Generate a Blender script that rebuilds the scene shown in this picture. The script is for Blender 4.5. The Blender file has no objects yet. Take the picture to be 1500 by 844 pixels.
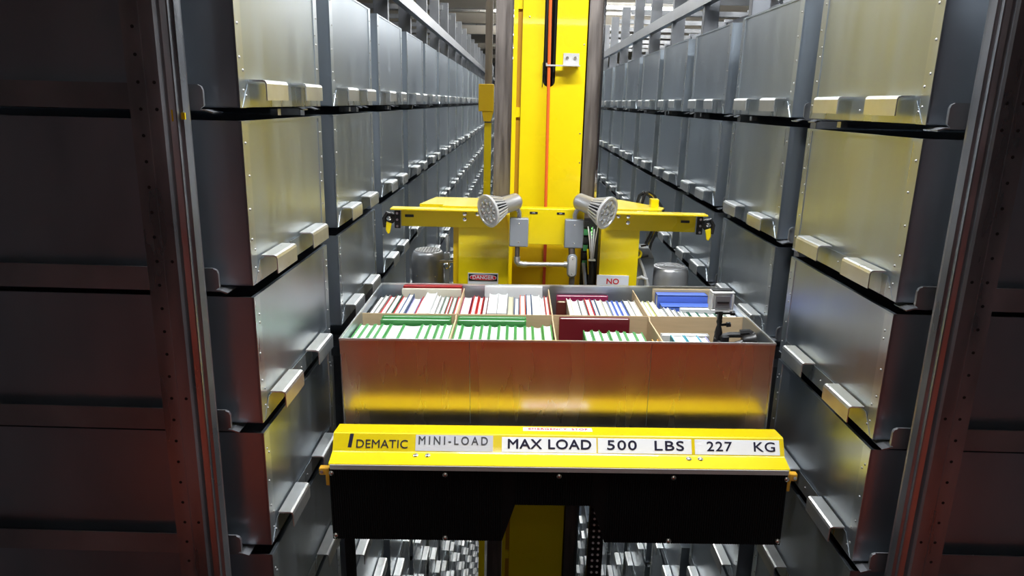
import bpy, bmesh, math, random
from mathutils import Vector, Matrix
random.seed(7)
C = bpy.context.scene.collection
SC = bpy.context.scene
PI = math.pi
ZC = 10.0            # height of the eye point above the aisle floor; all z below are relative to it

# ------------------------------------------------------------------ camera
YAW, PITCH, ROLL, FPX = .0048, -.2574, .0246, 1034.66
cy_, sy_, cp_, sp_ = math.cos(YAW), math.sin(YAW), math.cos(PITCH), math.sin(PITCH)
FW = Vector((-sy_*cp_, cy_*cp_, sp_)); RT0 = Vector((cy_, sy_, 0)); UP0 = RT0.cross(FW)
RT = RT0*math.cos(ROLL) + UP0*math.sin(ROLL); UP = UP0*math.cos(ROLL) - RT0*math.sin(ROLL)
cam = bpy.data.objects.new('camera', bpy.data.cameras.new('camera')); C.objects.link(cam)
m = Matrix((RT, UP, -FW)).transposed().to_4x4(); m.translation = Vector((0, 0, ZC)); cam.matrix_world = m
cam.data.sensor_width = 36; cam.data.lens = FPX*36/1500; cam.data.clip_start = .05; cam.data.clip_end = 200
SC.camera = cam

# ------------------------------------------------------------------ world, exposure
w = bpy.data.worlds.new('World'); SC.world = w; w.use_nodes = True
w.node_tree.nodes['Background'].inputs[0].default_value = (.5, .6, .8, 1)
w.node_tree.nodes['Background'].inputs[1].default_value = .05
SC.view_settings.view_transform = 'Standard'; SC.view_settings.look = 'None'
SC.view_settings.exposure = 0.0; SC.view_settings.gamma = 1
KEY, OVER, PLATFORM_FILL, AISLE, FAR = 46, 68, 10, 30, 26      # watts of the tube fixtures, the added fill behind the camera included

# ------------------------------------------------------------------ materials
def mat(name, col, rough=.5, metal=0., emit=None, estr=1., noise=0., scale=(1, 1, 1), rvar=0., spec=.5, bump=0., rand=0., coat=0.):
    M = bpy.data.materials.new(name); M.use_nodes = True
    nt = M.node_tree; b = nt.nodes['Principled BSDF']
    b.inputs['Base Color'].default_value = (*col, 1); b.inputs['Roughness'].default_value = rough
    b.inputs['Metallic'].default_value = metal; b.inputs['Specular IOR Level'].default_value = spec
    b.inputs['Coat Weight'].default_value = coat
    if emit: b.inputs['Emission Color'].default_value = (*emit, 1); b.inputs['Emission Strength'].default_value = estr
    if noise or rvar or bump or rand:
        tc = nt.nodes.new('ShaderNodeTexCoord'); mp = nt.nodes.new('ShaderNodeMapping')
        mp.inputs['Scale'].default_value = scale
        nz = nt.nodes.new('ShaderNodeTexNoise'); nz.inputs['Scale'].default_value = 1; nz.inputs['Detail'].default_value = 3
        oi = nt.nodes.new('ShaderNodeObjectInfo')
        add = nt.nodes.new('ShaderNodeVectorMath'); add.operation = 'ADD'
        sc = nt.nodes.new('ShaderNodeVectorMath'); sc.operation = 'SCALE'; sc.inputs['Scale'].default_value = 37.
        nt.links.new(oi.outputs['Random'], sc.inputs[0])
        nt.links.new(tc.outputs['Object'], mp.inputs[0]); nt.links.new(mp.outputs[0], add.inputs[0]); nt.links.new(sc.outputs[0], add.inputs[1])
        nt.links.new(add.outputs[0], nz.inputs['Vector'])
        if noise or rand:
            mr = nt.nodes.new('ShaderNodeMapRange'); mr.inputs['To Min'].default_value = 1-noise; mr.inputs['To Max'].default_value = 1+noise
            mr.inputs['From Min'].default_value = .25; mr.inputs['From Max'].default_value = .75
            nt.links.new(nz.outputs['Fac'], mr.inputs['Value'])
            mr2 = nt.nodes.new('ShaderNodeMapRange'); mr2.inputs['To Min'].default_value = 1-rand; mr2.inputs['To Max'].default_value = 1+rand
            nt.links.new(oi.outputs['Random'], mr2.inputs['Value'])
            mu = nt.nodes.new('ShaderNodeMath'); mu.operation = 'MULTIPLY'
            nt.links.new(mr.outputs[0], mu.inputs[0]); nt.links.new(mr2.outputs[0], mu.inputs[1])
            vm = nt.nodes.new('ShaderNodeVectorMath'); vm.operation = 'SCALE'; vm.inputs[0].default_value = col
            nt.links.new(mu.outputs[0], vm.inputs['Scale']); nt.links.new(vm.outputs[0], b.inputs['Base Color'])
        if rvar:
            mr = nt.nodes.new('ShaderNodeMapRange'); mr.inputs['To Min'].default_value = max(.03, rough-rvar); mr.inputs['To Max'].default_value = rough+rvar
            mr.inputs['From Min'].default_value = .25; mr.inputs['From Max'].default_value = .75
            nt.links.new(nz.outputs['Fac'], mr.inputs['Value']); nt.links.new(mr.outputs[0], b.inputs['Roughness'])
        if bump:
            bp = nt.nodes.new('ShaderNodeBump'); bp.inputs['Strength'].default_value = bump; bp.inputs['Distance'].default_value = .002
            nt.links.new(nz.outputs['Fac'], bp.inputs['Height']); nt.links.new(bp.outputs[0], b.inputs['Normal'])
    return M
BIN = mat('bin_steel', (.47, .53, .59), .34, .94, noise=.05, scale=(7, 14, 2.2), rvar=.05, rand=.08)
FLANGE = mat('flange_steel', (.54, .59, .63), .30, .92, noise=.08, scale=(9, 26, 2.2), rvar=.06, rand=.06)
HANDLE = mat('handle_zinc', (.74, .75, .74), .32, .9, noise=.05, scale=(30, 30, 30), rvar=.05)
RAIL = mat('rack_steel', (.40, .41, .43), .38, .9, noise=.2, scale=(6, 6, 6), rvar=.08)
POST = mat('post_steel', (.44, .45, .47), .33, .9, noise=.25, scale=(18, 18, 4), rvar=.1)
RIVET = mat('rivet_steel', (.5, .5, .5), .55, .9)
BINF = mat('reflection_tinted_steel', (.68, .57, .43), .27, .95, noise=.04, scale=(14, 9, 2), rvar=.03)  # warm tint in the steel stands in for reflected brown-orange on the front wall
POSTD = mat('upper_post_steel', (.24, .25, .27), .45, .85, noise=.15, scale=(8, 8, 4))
DARKHOLE = mat('hole_dark', (.01, .01, .01), .8)
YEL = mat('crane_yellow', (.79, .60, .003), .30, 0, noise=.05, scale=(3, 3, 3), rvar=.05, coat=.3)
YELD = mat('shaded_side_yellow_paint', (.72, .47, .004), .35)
MILL = mat('mill_steel', (.21, .185, .17), .45, .8, noise=.28, scale=(60, 14, 5), rvar=.12)
BLACK = mat('black_rubber', (.006, .006, .006), .7, spec=.15)
BLKP = mat('black_plastic', (.012, .012, .013), .35)
ORANGE = mat('orange_cable', (.75, .12, .02), .4)
GREYB = mat('grey_enamel', (.27, .29, .32), .38, .2)
CONDUIT = mat('conduit_zinc', (.55, .56, .58), .3, .85, rvar=.05, noise=.08, scale=(30, 30, 30))
MOTOR = mat('motor_grey', (.44, .44, .45), .34, .6, noise=.06, scale=(20, 20, 20))
LAMPW = mat('lamp_silver', (.72, .71, .70), .35, .5)
SHELL = mat('lamp_shell', (.50, .48, .46), .38, .75)
LENS = mat('lens_clear', (.70, .69, .67), .12, .7)
CREAM = mat('beam_cream', (.72, .66, .56), .6)
DECK = mat('ceiling_deck', (.62, .58, .52), .7, noise=.15, scale=(2, 2, 2))
CONC = mat('concrete', (.25, .24, .23), .8, noise=.2, scale=(2, 2, 2))
WALLM = mat('painted_block', (.30, .31, .33), .8, noise=.1, scale=(2, 2, 2))
RED = mat('red_reflector_paint', (.60, .085, .035), .5)
TUBE = mat('tube_glow', (1, 1, 1), .5, emit=(.93, .97, 1), estr=9)
HOUS = mat('fixture_white', (.8, .8, .8), .4)
CARD = mat('cardboard', (.60, .44, .26), .8, noise=.08, scale=(10, 10, 80), bump=.1)
PAGE = mat('page_white', (.86, .86, .84), .8, noise=.05, scale=(900, 3, 3))
PAGEC = mat('page_cream', (.60, .54, .38), .8, noise=.06, scale=(600, 3, 3))
STICK = mat('sticker_white', (.93, .93, .95), .35)
STICKG = mat('sticker_grey', (.66, .66, .70), .4)
INK = mat('ink_navy', (.008, .006, .03), .5)
INKG = mat('ink_grey', (.07, .07, .08), .5)
INKR = mat('ink_red', (.62, .01, .02), .5)
SIGNW = mat('sign_white', (.74, .76, .82), .4)
SCREW = mat('screw_steel', (.62, .58, .50), .25, .95)
CHROME = mat('chrome', (.8, .8, .8), .12, 1)
CLEAR = mat('clear_housing', (.75, .78, .80), .12)
CLEAR.node_tree.nodes['Principled BSDF'].inputs['Transmission Weight'].default_value = .55
CAMG = mat('action_camera_grey', (.18, .18, .19), .35, .3)
LEDG = mat('green_led', (.1, .8, .1), .4, emit=(.2, 1, .15), estr=2)
GREENPCB = mat('terminal_green', (.05, .25, .09), .4)
ZIPW = mat('white_tie', (.8, .8, .8), .4)
def covmat(n, c): return mat('cover_'+n, c, .42)
COV = {k: covmat(k, v) for k, v in dict(green=(.055, .27, .065), dkgreen=(.015, .10, .06), red=(.50, .02, .025), maroon=(.16, .006, .015),
    wine=(.30, .02, .08), navy=(.02, .06, .16), blue=(.09, .17, .60), lilac=(.28, .26, .48), grey=(.26, .27, .25), black=(.015, .015, .015),
    greygreen=(.15, .22, .16), white=(.74, .75, .75), tan=(.50, .40, .25), teal=(.03, .28, .36), orange=(.75, .35, .05), olive=(.50, .52, .15),
    orangered=(.70, .07, .02), brown=(.10, .02, .015), cream=(.66, .62, .50)).items()}

# ------------------------------------------------------------------ mesh helpers
class MB:
    def __init__(s): s.v = []; s.f = []; s.m = []; s.mi = 0
    def box(s, x0, x1, y0, y1, z0, z1):
        if x0 > x1: x0, x1 = x1, x0
        if y0 > y1: y0, y1 = y1, y0
        n = len(s.v)
        s.v += [(x, y, z) for z in (z0, z1) for x, y in ((x0, y0), (x1, y0), (x1, y1), (x0, y1))]
        for q in ((3, 2, 1, 0), (4, 5, 6, 7), (0, 1, 5, 4), (1, 2, 6, 5), (2, 3, 7, 6), (3, 0, 4, 7)): s.f.append([n+i for i in q]); s.m.append(s.mi)
        return s
    def ext(s, prof, axis, a0, a1, closed=True):
        """closed profile in the two other axes, extruded along axis"""
        n = len(s.v); k = len(prof)
        def P(a, p):
            if axis == 'x': return (a, p[0], p[1])
            if axis == 'y': return (p[0], a, p[1])
            return (p[0], p[1], a)
        s.v += [P(a0, p) for p in prof] + [P(a1, p) for p in prof]
        for i in range(k):
            j = (i+1) % k; s.f.append([n+i, n+j, n+k+j, n+k+i]); s.m.append(s.mi)
        s.f.append([n+i for i in range(k)][::-1]); s.f.append([n+k+i for i in range(k)]); s.m += [s.mi]*2
        return s
    def cyl(s, p0, p1, r0, r1=None, n=12, caps=True):
        r1 = r0 if r1 is None else r1
        p0, p1 = Vector(p0), Vector(p1); d = (p1-p0).normalized()
        u = d.orthogonal().normalized(); v = d.cross(u); b = len(s.v)
        for p, r in ((p0, r0), (p1, r1)):
            for i in range(n):
                a = 2*PI*i/n; s.v.append(tuple(p + u*(r*math.cos(a)) + v*(r*math.sin(a))))
        for i in range(n):
            j = (i+1) % n; s.f.append([b+i, b+j, b+n+j, b+n+i]); s.m.append(s.mi)
        if caps: s.f.append([b+i for i in range(n)][::-1]); s.f.append([b+n+i for i in range(n)]); s.m += [s.mi]*2
        return s
    def lathe(s, p0, d, prof, n=24):
        """profile [(t, r)...] about the axis p0 + t*d"""
        p0 = Vector(p0); d = Vector(d).normalized(); u = d.orthogonal().normalized(); v = d.cross(u); b = len(s.v)
        for t, r in prof:
            for i in range(n):
                a = 2*PI*i/n; s.v.append(tuple(p0 + d*t + u*(r*math.cos(a)) + v*(r*math.sin(a))))
        for k in range(len(prof)-1):
            for i in range(n):
                j = (i+1) % n; s.f.append([b+k*n+i, b+k*n+j, b+(k+1)*n+j, b+(k+1)*n+i]); s.m.append(s.mi)
        s.f.append([b+i for i in range(n)][::-1]); s.f.append([b+(len(prof)-1)*n+i for i in range(n)]); s.m += [s.mi]*2
        return s
    def tube(s, pts, r, n=8):
        pts = [Vector(p) for p in pts]; b = len(s.v); u = None
        for i, p in enumerate(pts):
            d = (pts[min(i+1, len(pts)-1)] - pts[max(i-1, 0)]).normalized()
            u = d.orthogonal().normalized() if u is None else (u - d*u.dot(d)).normalized()
            v = d.cross(u)
            for k in range(n):
                a = 2*PI*k/n; s.v.append(tuple(p + u*(r*math.cos(a)) + v*(r*math.sin(a))))
        for i in range(len(pts)-1):
            for k in range(n):
                j = (k+1) % n; s.f.append([b+i*n+k, b+i*n+j, b+(i+1)*n+j, b+(i+1)*n+k]); s.m.append(s.mi)
        s.f.append([b+i for i in range(n)][::-1]); s.f.append([b+(len(pts)-1)*n+i for i in range(n)]); s.m += [s.mi]*2
        return s
    def bar(s, p0, p1, w, h):
        """rectangular bar between two points"""
        p0, p1 = Vector(p0), Vector(p1); d = (p1-p0).normalized()
        u = d.cross(Vector((0, 0, 1)));
        if u.length < .01: u = Vector((1, 0, 0))
        u.normalize(); v = u.cross(d); b = len(s.v)
        for p in (p0, p1):
            for a, c in ((-1, -1), (1, -1), (1, 1), (-1, 1)): s.v.append(tuple(p + u*(a*w/2) + v*(c*h/2)))
        for i in range(4):
            j = (i+1) % 4; s.f.append([b+i, b+j, b+4+j, b+4+i]); s.m.append(s.mi)
        s.f.append([b+3, b+2, b+1, b]); s.f.append([b+4, b+5, b+6, b+7]); s.m += [s.mi]*2
        return s
    def rivet(s, c, d, r=.0035, h=.0022, n=6):
        c = Vector(c); d = Vector(d).normalized()
        return s.lathe(c, d, [(0, r), (h*.7, r*.75), (h, r*.3)], n)
    def data(s, name, mats, off=(0, 0, 0), ang=35):
        me = bpy.data.meshes.new(name); o = Vector(off)
        me.from_pydata([tuple(Vector(p)-o) for p in s.v], [], s.f)
        bm = bmesh.new(); bm.from_mesh(me); bmesh.ops.recalc_face_normals(bm, faces=bm.faces); bm.to_mesh(me); bm.free()
        for mt in (mats if isinstance(mats, (list, tuple)) else [mats]): me.materials.append(mt)
        if isinstance(mats, (list, tuple)): me.polygons.foreach_set('material_index', s.m)
        me.polygons.foreach_set('use_smooth', [True]*len(me.polygons))
        me.set_sharp_from_angle(angle=math.radians(ang))
        return me
    def build(s, name, mt, parent=None, label=None, bevel=0, org=None, seg=2, ang=35):
        off = ORG.get(parent.name, (0, 0, 0)) if parent is not None else (org or (0, 0, 0))
        me = s.data(name, mt, off, ang)
        o = bpy.data.objects.new(name, me); C.objects.link(o)
        if parent is not None: o.parent = parent; ORG[o.name] = off
        else: o.location = (off[0], off[1], off[2]+ZC)
        if label: o['label'] = label
        if bevel:
            b = o.modifiers.new('bevel', 'BEVEL'); b.width = bevel; b.segments = seg; b.limit_method = 'ANGLE'; b.angle_limit = math.radians(40)
        return o
ORG = {}
def tag(o, label, cat, group=None, kind=None):
    if label: o['label'] = label
    if cat: o['category'] = cat
    if group: o['group'] = group
    if kind: o['kind'] = kind
    return o
def thing(name, label, cat, org, group=None, local=False, kind=None, rot=None):
    o = bpy.data.objects.new(name, None); C.objects.link(o); o.empty_display_size = .05
    o.location = (org[0], org[1], org[2]+ZC)
    if rot: o.rotation_euler = rot
    tag(o, label, cat, group, kind); ORG[o.name] = (0, 0, 0) if local else tuple(org)
    return o
def link(me, name, parent, loc=None, kind=None):
    o = bpy.data.objects.new(name, me); C.objects.link(o); o.parent = parent
    if loc: o.location = loc
    if kind: o['kind'] = kind
    return o
FONT = {}
def text(body, parent, mt, size, M, extr=.0004, name='lettering', bold=0., sx=1., spacing=1., align='LEFT'):
    cu = bpy.data.curves.new('t', 'FONT'); cu.body = body; cu.size = size; cu.extrude = extr; cu.space_character = spacing
    cu.align_x = align; cu.align_y = 'CENTER'; cu.resolution_u = 4
    ob = bpy.data.objects.new('t', cu); C.objects.link(ob)
    dg = bpy.context.evaluated_depsgraph_get(); me = bpy.data.meshes.new_from_object(ob.evaluated_get(dg))
    bpy.data.objects.remove(ob)
    me.materials.clear(); me.materials.append(mt)
    me.transform(Matrix.Diagonal((sx, 1, 1, 1)))
    if bold:
        bm = bmesh.new()
        for i, (dx, dy) in enumerate(((-bold, 0), (bold, 0), (0, -bold), (0, bold))):
            m2 = me.copy(); m2.transform(Matrix.Translation(Vector((dx, dy, i*1e-5)))); bm.from_mesh(m2); bpy.data.meshes.remove(m2)
        bm.to_mesh(me); bm.free()
    me.transform(M)
    o = bpy.data.objects.new(name, me); C.objects.link(o); o.parent = parent
    return o

# ------------------------------------------------------------------ shell
XL, XR, Y0, BW, BP = -.5723, .8266, 1.4815, .597, .7347
CEIL = 1.55
YEND = 32.
def struct(name, mb, mt): o = mb.build(name, mt); o['kind'] = 'structure'; return o
struct('floor', MB().box(-5, 5.3, -3.2, YEND, -ZC-.2, -ZC), CONC)
struct('wall_left', MB().box(-5.2, -5, -3.2, YEND, -ZC, CEIL+.3), WALLM)
struct('wall_right', MB().box(5.3, 5.5, -3.2, YEND, -ZC, CEIL+.3), WALLM)
struct('wall_back', MB().box(-5.2, 5.5, YEND, YEND+.2, -ZC, CEIL+.3), WALLM)
struct('wall_front', MB().box(-5.2, 5.5, -3.4, -3.2, -ZC, CEIL+.3), mat('dark_front_wall', (.035, .035, .04), .7))
ce = struct('ceiling', MB().box(-5.2, 5.5, -3.4, YEND+.2, CEIL+.3, CEIL+.4), DECK)
mbr = MB()
for i in range(60): mbr.ext([(-5.2+i*.18, CEIL+.302), (-5.14+i*.18, CEIL+.25), (-5.08+i*.18, CEIL+.25), (-5.02+i*.18, CEIL+.302)], 'y', -3.3, YEND)
o = mbr.build('deck_rib', DECK, ce); o['kind'] = 'stuff'
for i, y in enumerate([1.0+2.45*k for k in range(13)]):
    b = MB().box(-5, 5.3, y-.09, y+.09, CEIL+.02, CEIL+.045).box(-5, 5.3, y-.012, y+.012, CEIL+.045, CEIL+.25).box(-5, 5.3, y-.09, y+.09, CEIL-.01+.24, CEIL+.25)
    b.build('ceiling_beam', CREAM, ce)
    b = MB(); b.box(-5, 5.3, y+1.1, y+1.14, CEIL+.1, CEIL+.17); b.build('purlin', CONDUIT, ce)

# unseen red platform and panel, added behind the camera so near steel mirrors red
t = thing('red_reflector_platform', 'unseen red platform with a low panel, added for the red reflections', 'platform', (.1, -1.5, -1.95))
MB().box(-1.9, 2.2, -3.0, -.25, -1.95, -1.88).build('deck', RED, t)
MB().box(-1.9, 2.2, -3.0, -2.95, -1.88, -1.1).build('reflector_panel', RED, t)
for x in (-1.6, .13, 1.84): MB().box(x, x+.08, -2.9, -2.82, -ZC, -1.95).build('leg', RED, t)

# ------------------------------------------------------------------ lights
NFIX = 0
def fixture(x, y, z, watts, along='x', L=1.2, size=.16, label=None, tubes=2, col=(.95, .98, 1), up=0):
    t = thing('ceiling_light', label or 'white twin tube fluorescent batten below the ceiling', 'light', (x, y, z), 'fluorescent battens under the ceiling')
    def bx(a, w0, w1, z0, z1):
        return MB().box(x-a, x+a, y+w0, y+w1, z0, z1) if along == 'x' else MB().box(x+w0, x+w1, y-a, y+a, z0, z1)
    bx(L/2, -size/2, size/2, z, z+.05).build('housing', HOUS, t)
    for k in ((-.04, .04) if tubes == 2 else (0,)):
        p0, p1 = ((x-L/2+.03, y+k, z-.02), (x+L/2-.03, y+k, z-.02)) if along == 'x' else ((x+k, y-L/2+.03, z-.02), (x+k, y+L/2-.03, z-.02))
        MB().cyl(p0, p1, .013, n=8).build('tube', TUBE, t)
    ld = bpy.data.lights.new('tube_light', 'AREA'); ld.shape = 'RECTANGLE'; ld.size = L if along == 'x' else size; ld.size_y = size if along == 'x' else L
    ld.energy = watts; ld.color = col
    lo = bpy.data.objects.new('tube_light', ld); C.objects.link(lo); lo.parent = t; lo.location = (0, 0, -.04)
    if up:
        l2 = ld.copy(); l2.energy = up; lo = bpy.data.objects.new('ceiling_fill_lamp', l2); C.objects.link(lo); lo.parent = t; lo.location = (0, 0, .055); lo.rotation_euler = (PI, 0, 0)  # added lamp on top of the housing to brighten the ceiling, no tube there
    return t
fixture(1.25, 2.0, 1.25, KEY, 'x', label='white twin tube batten above the right rack near the mast')
fixture(.23, 1.58, 1.5, OVER, 'x', label='white twin tube batten across the aisle before the load table')
fixture(.1, -1.4, .80, PLATFORM_FILL, 'x', label='unseen twin tube batten added to light the red reflector platform')  # added fill lamp, only lights the red platform for its reflection
for k, y in enumerate((4.6, 7.4, 10.2, 13.4, 17., 21., 26.)):
    fixture(.13, y, 1.5, AISLE, 'x', up=65, label=['first','second','third','fourth','fifth','sixth','farthest'][k]+' tube batten over the aisle beyond the mast')
for k, y in enumerate((6.2, 8.6, 11., 14.)):
    fixture(1.7, y, 1.38, FAR, 'x', up=65, label=['first','second','third','fourth'][k]+' tube batten above the right rack beyond the mast', tubes=2)

# ------------------------------------------------------------------ rack bins
ORD = ['first', 'second', 'third', 'fourth', 'fifth', 'sixth', 'seventh', 'eighth', 'ninth', 'tenth', 'eleventh', 'twelfth', 'thirteenth', 'fourteenth',
       'fifteenth', 'sixteenth', 'seventeenth', 'eighteenth', 'nineteenth', 'twentieth', 'twenty-first', 'twenty-second', 'twenty-third', 'twenty-fourth',
       'twenty-fifth', 'twenty-sixth', 'twenty-seventh', 'twenty-eighth', 'twenty-ninth', 'thirtieth', 'thirty-first', 'thirty-second']
ROWS = [(.3223, -.0249), (-.0507, -.400), (-.427, -.7258), (-.7508, -1.0453)]
while ROWS[-1][1] > -9.5:
    t0 = ROWS[-1][1]-.0265; ROWS.append((t0, t0-.295))
DEP = 1.22
def bin_parts(h, s):
    """meshes of a rack bin: local origin at bottom of aisle face, near edge; s = direction into the rack"""
    e = {}
    b = MB(); w = BW
    b.box(0, s*.003, 0, w, 0, h).box(s*(DEP-.003), s*DEP, 0, w, 0, h).box(0, s*DEP, 0, .003, 0, h).box(0, s*DEP, w-.003, w, 0, h).box(0, s*DEP, 0, w, 0, .003)
    b.box(-s*.002, s*.006, 0, w, h-.006, h)
    e['body'] = b
    for k, (y0, y1) in enumerate(((.0, .034), (w-.034, w))):
        f = MB().box(-s*.0022, 0, y0, y1, .0, h-.006)
        e['flange%d' % k] = f
    r = MB()
    for y in (.017, w-.017):
        for z in (.035, .10, .165, .235, h-.045): r.rivet((-s*.0022, y+(.006 if int(z*100) % 2 else -.004), z), (-s, 0, 0), .0034, .002)
    r.rivet((-s*.0022, .027, .075), (-s, 0, 0), .0034, .002); r.rivet((-s*.0022, w-.027, .19), (-s, 0, 0), .0034, .002)
    for y in (.03, .225, .29, .52): r.rivet((-s*.0045, y, .025), (-s, 0, 0), .003, .002)
    e['rivets'] = r
    p = [(.012, .001), (w-.012, .001), (w-.045, .048), (.045, .048)]
    e['plate'] = MB().ext(p, 'x', -s*.0022, -s*.0033)
    for k, (y0, y1) in enumerate(((.052, .192), (.335, .482))):
        x0 = -s*.0045
        pr = [(x0, .054), (x0, .0575), (-s*.033, .0575), (-s*.0385, .0555), (-s*.041, .050), (-s*.041, .016), (-s*.0385, .016), (-s*.0385, .049), (-s*.0365, .0525), (-s*.032, .054)]
        e['handle%d' % k] = MB().ext(pr, 'y', y0, y1)
    return e
_cache = {}
def bin_meshes(h, s):
    k = (round(h, 2), s)
    if k not in _cache:
        e = bin_parts(round(h, 3), s)
        mm = dict(body=BIN, flange0=FLANGE, flange1=FLANGE, rivets=RIVET, plate=FLANGE, handle0=HANDLE, handle1=HANDLE)
        d = {n: q.data('bin_'+n, mm[n], ang=(60 if n == 'rivets' else 14)) for n, q in e.items()}
        J = MB(); mats = [BIN, FLANGE, HANDLE]
        for n, q in e.items():
            if n == 'rivets': continue
            mi = {'b': 0, 'f': 1, 'p': 1, 'h': 2}[n[0]]; bidx = len(J.v)
            J.v += q.v; J.f += [[i+bidx for i in f] for f in q.f]; J.m += [mi]*len(q.f)
        d['joined'] = J.data('bin_joined', mats, ang=14); d['_J'] = J
        _cache[k] = d
    return _cache[k]
def pj(x, y, z):
    p = Vector((x, y, z)); d = p.dot(FW)
    return 750+FPX*p.dot(RT)/d, 422-FPX*p.dot(UP)/d, d
def shown(side, n, r):
    s = -1 if side == 'L' else 1; x = XL if side == 'L' else XR; y = Y0+n*BP; zt, zb = ROWS[r]
    c = 0
    for i in range(6):
        for j in range(6):
            px, py, d = pj(x, y+BW*(i+.5)/6, zb+(zt-zb)*(j+.5)/6)
            if not (-25 < px < 1525 and -25 < py < 869): continue
            if 730 < px < 845 or (728 < px < 875 and py < 420): continue
            if 505 < px < 1135 and 425 < py < 790: continue
            c += 1
    if not c: return 0
    P = [pj(x, y+a, z)[:2] for a, z in ((0, zb), (BW, zb), (BW, zt), (0, zt))]
    A = abs(sum(P[i][0]*P[(i+1) % 4][1]-P[(i+1) % 4][0]*P[i][1] for i in range(4)))/2
    return A*c/36
NCOL = 22
cand = []
for side in 'LR':
    for n in range(NCOL):
        for r in range(len(ROWS)):
            a = shown(side, n, r)
            if a > 0: cand.append((a, side, n, r))
cand.sort(reverse=True)
indiv, rest = cand[:300], cand[300:]
for a, side, n, r in indiv:
    s = -1 if side == 'L' else 1; x = XL if side == 'L' else XR; zt, zb = ROWS[r]
    d = bin_meshes(zt-zb, s)
    lab = 'galvanised steel bin, %s rack, %s tier from the top, %s bay back' % ('left' if side == 'L' else 'right', ORD[r], ORD[n])
    g = 'grey steel bins in the %s rack' % ('left' if side == 'L' else 'right')
    jx, jy = random.uniform(-.003, .003), random.uniform(-.002, .002)
    if n < 2: jx = jy = 0
    if a > 160:
        t = thing('storage_bin', lab, 'bin', (x+jx, Y0+n*BP+jy, zb), g, local=True)
        link(d['body'], 'body', t)
        for k in (0, 1): link(d['flange%d' % k], 'corner_flange', t)
        link(d['plate'], 'handle_plate', t)
        for k in (0, 1): link(d['handle%d' % k], 'handle', t)
        link(d['rivets'], 'rivets', t, kind='stuff')
    else:
        o = bpy.data.objects.new('storage_bin', d['joined']); C.objects.link(o); o.location = (x+jx, Y0+n*BP+jy, zb+ZC)
        tag(o, lab, 'bin', g)
J = MB()
for a, side, n, r in rest:
    s = -1 if side == 'L' else 1; x = XL if side == 'L' else XR; zt, zb = ROWS[r]
    q = bin_meshes(zt-zb, s)['_J']; b = len(J.v); yy = Y0+n*BP
    J.v += [(vx+x, vy+yy, vz+zb) for vx, vy, vz in q.v]; J.f += [[i+b for i in f] for f in q.f]; J.m += q.m
if J.v:
    o = J.build('storage_bin', [BIN, FLANGE, HANDLE]); tag(o, 'mass of distant grey steel bins low and far down both racks', 'bins', 'distant steel bins', 'stuff')

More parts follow.
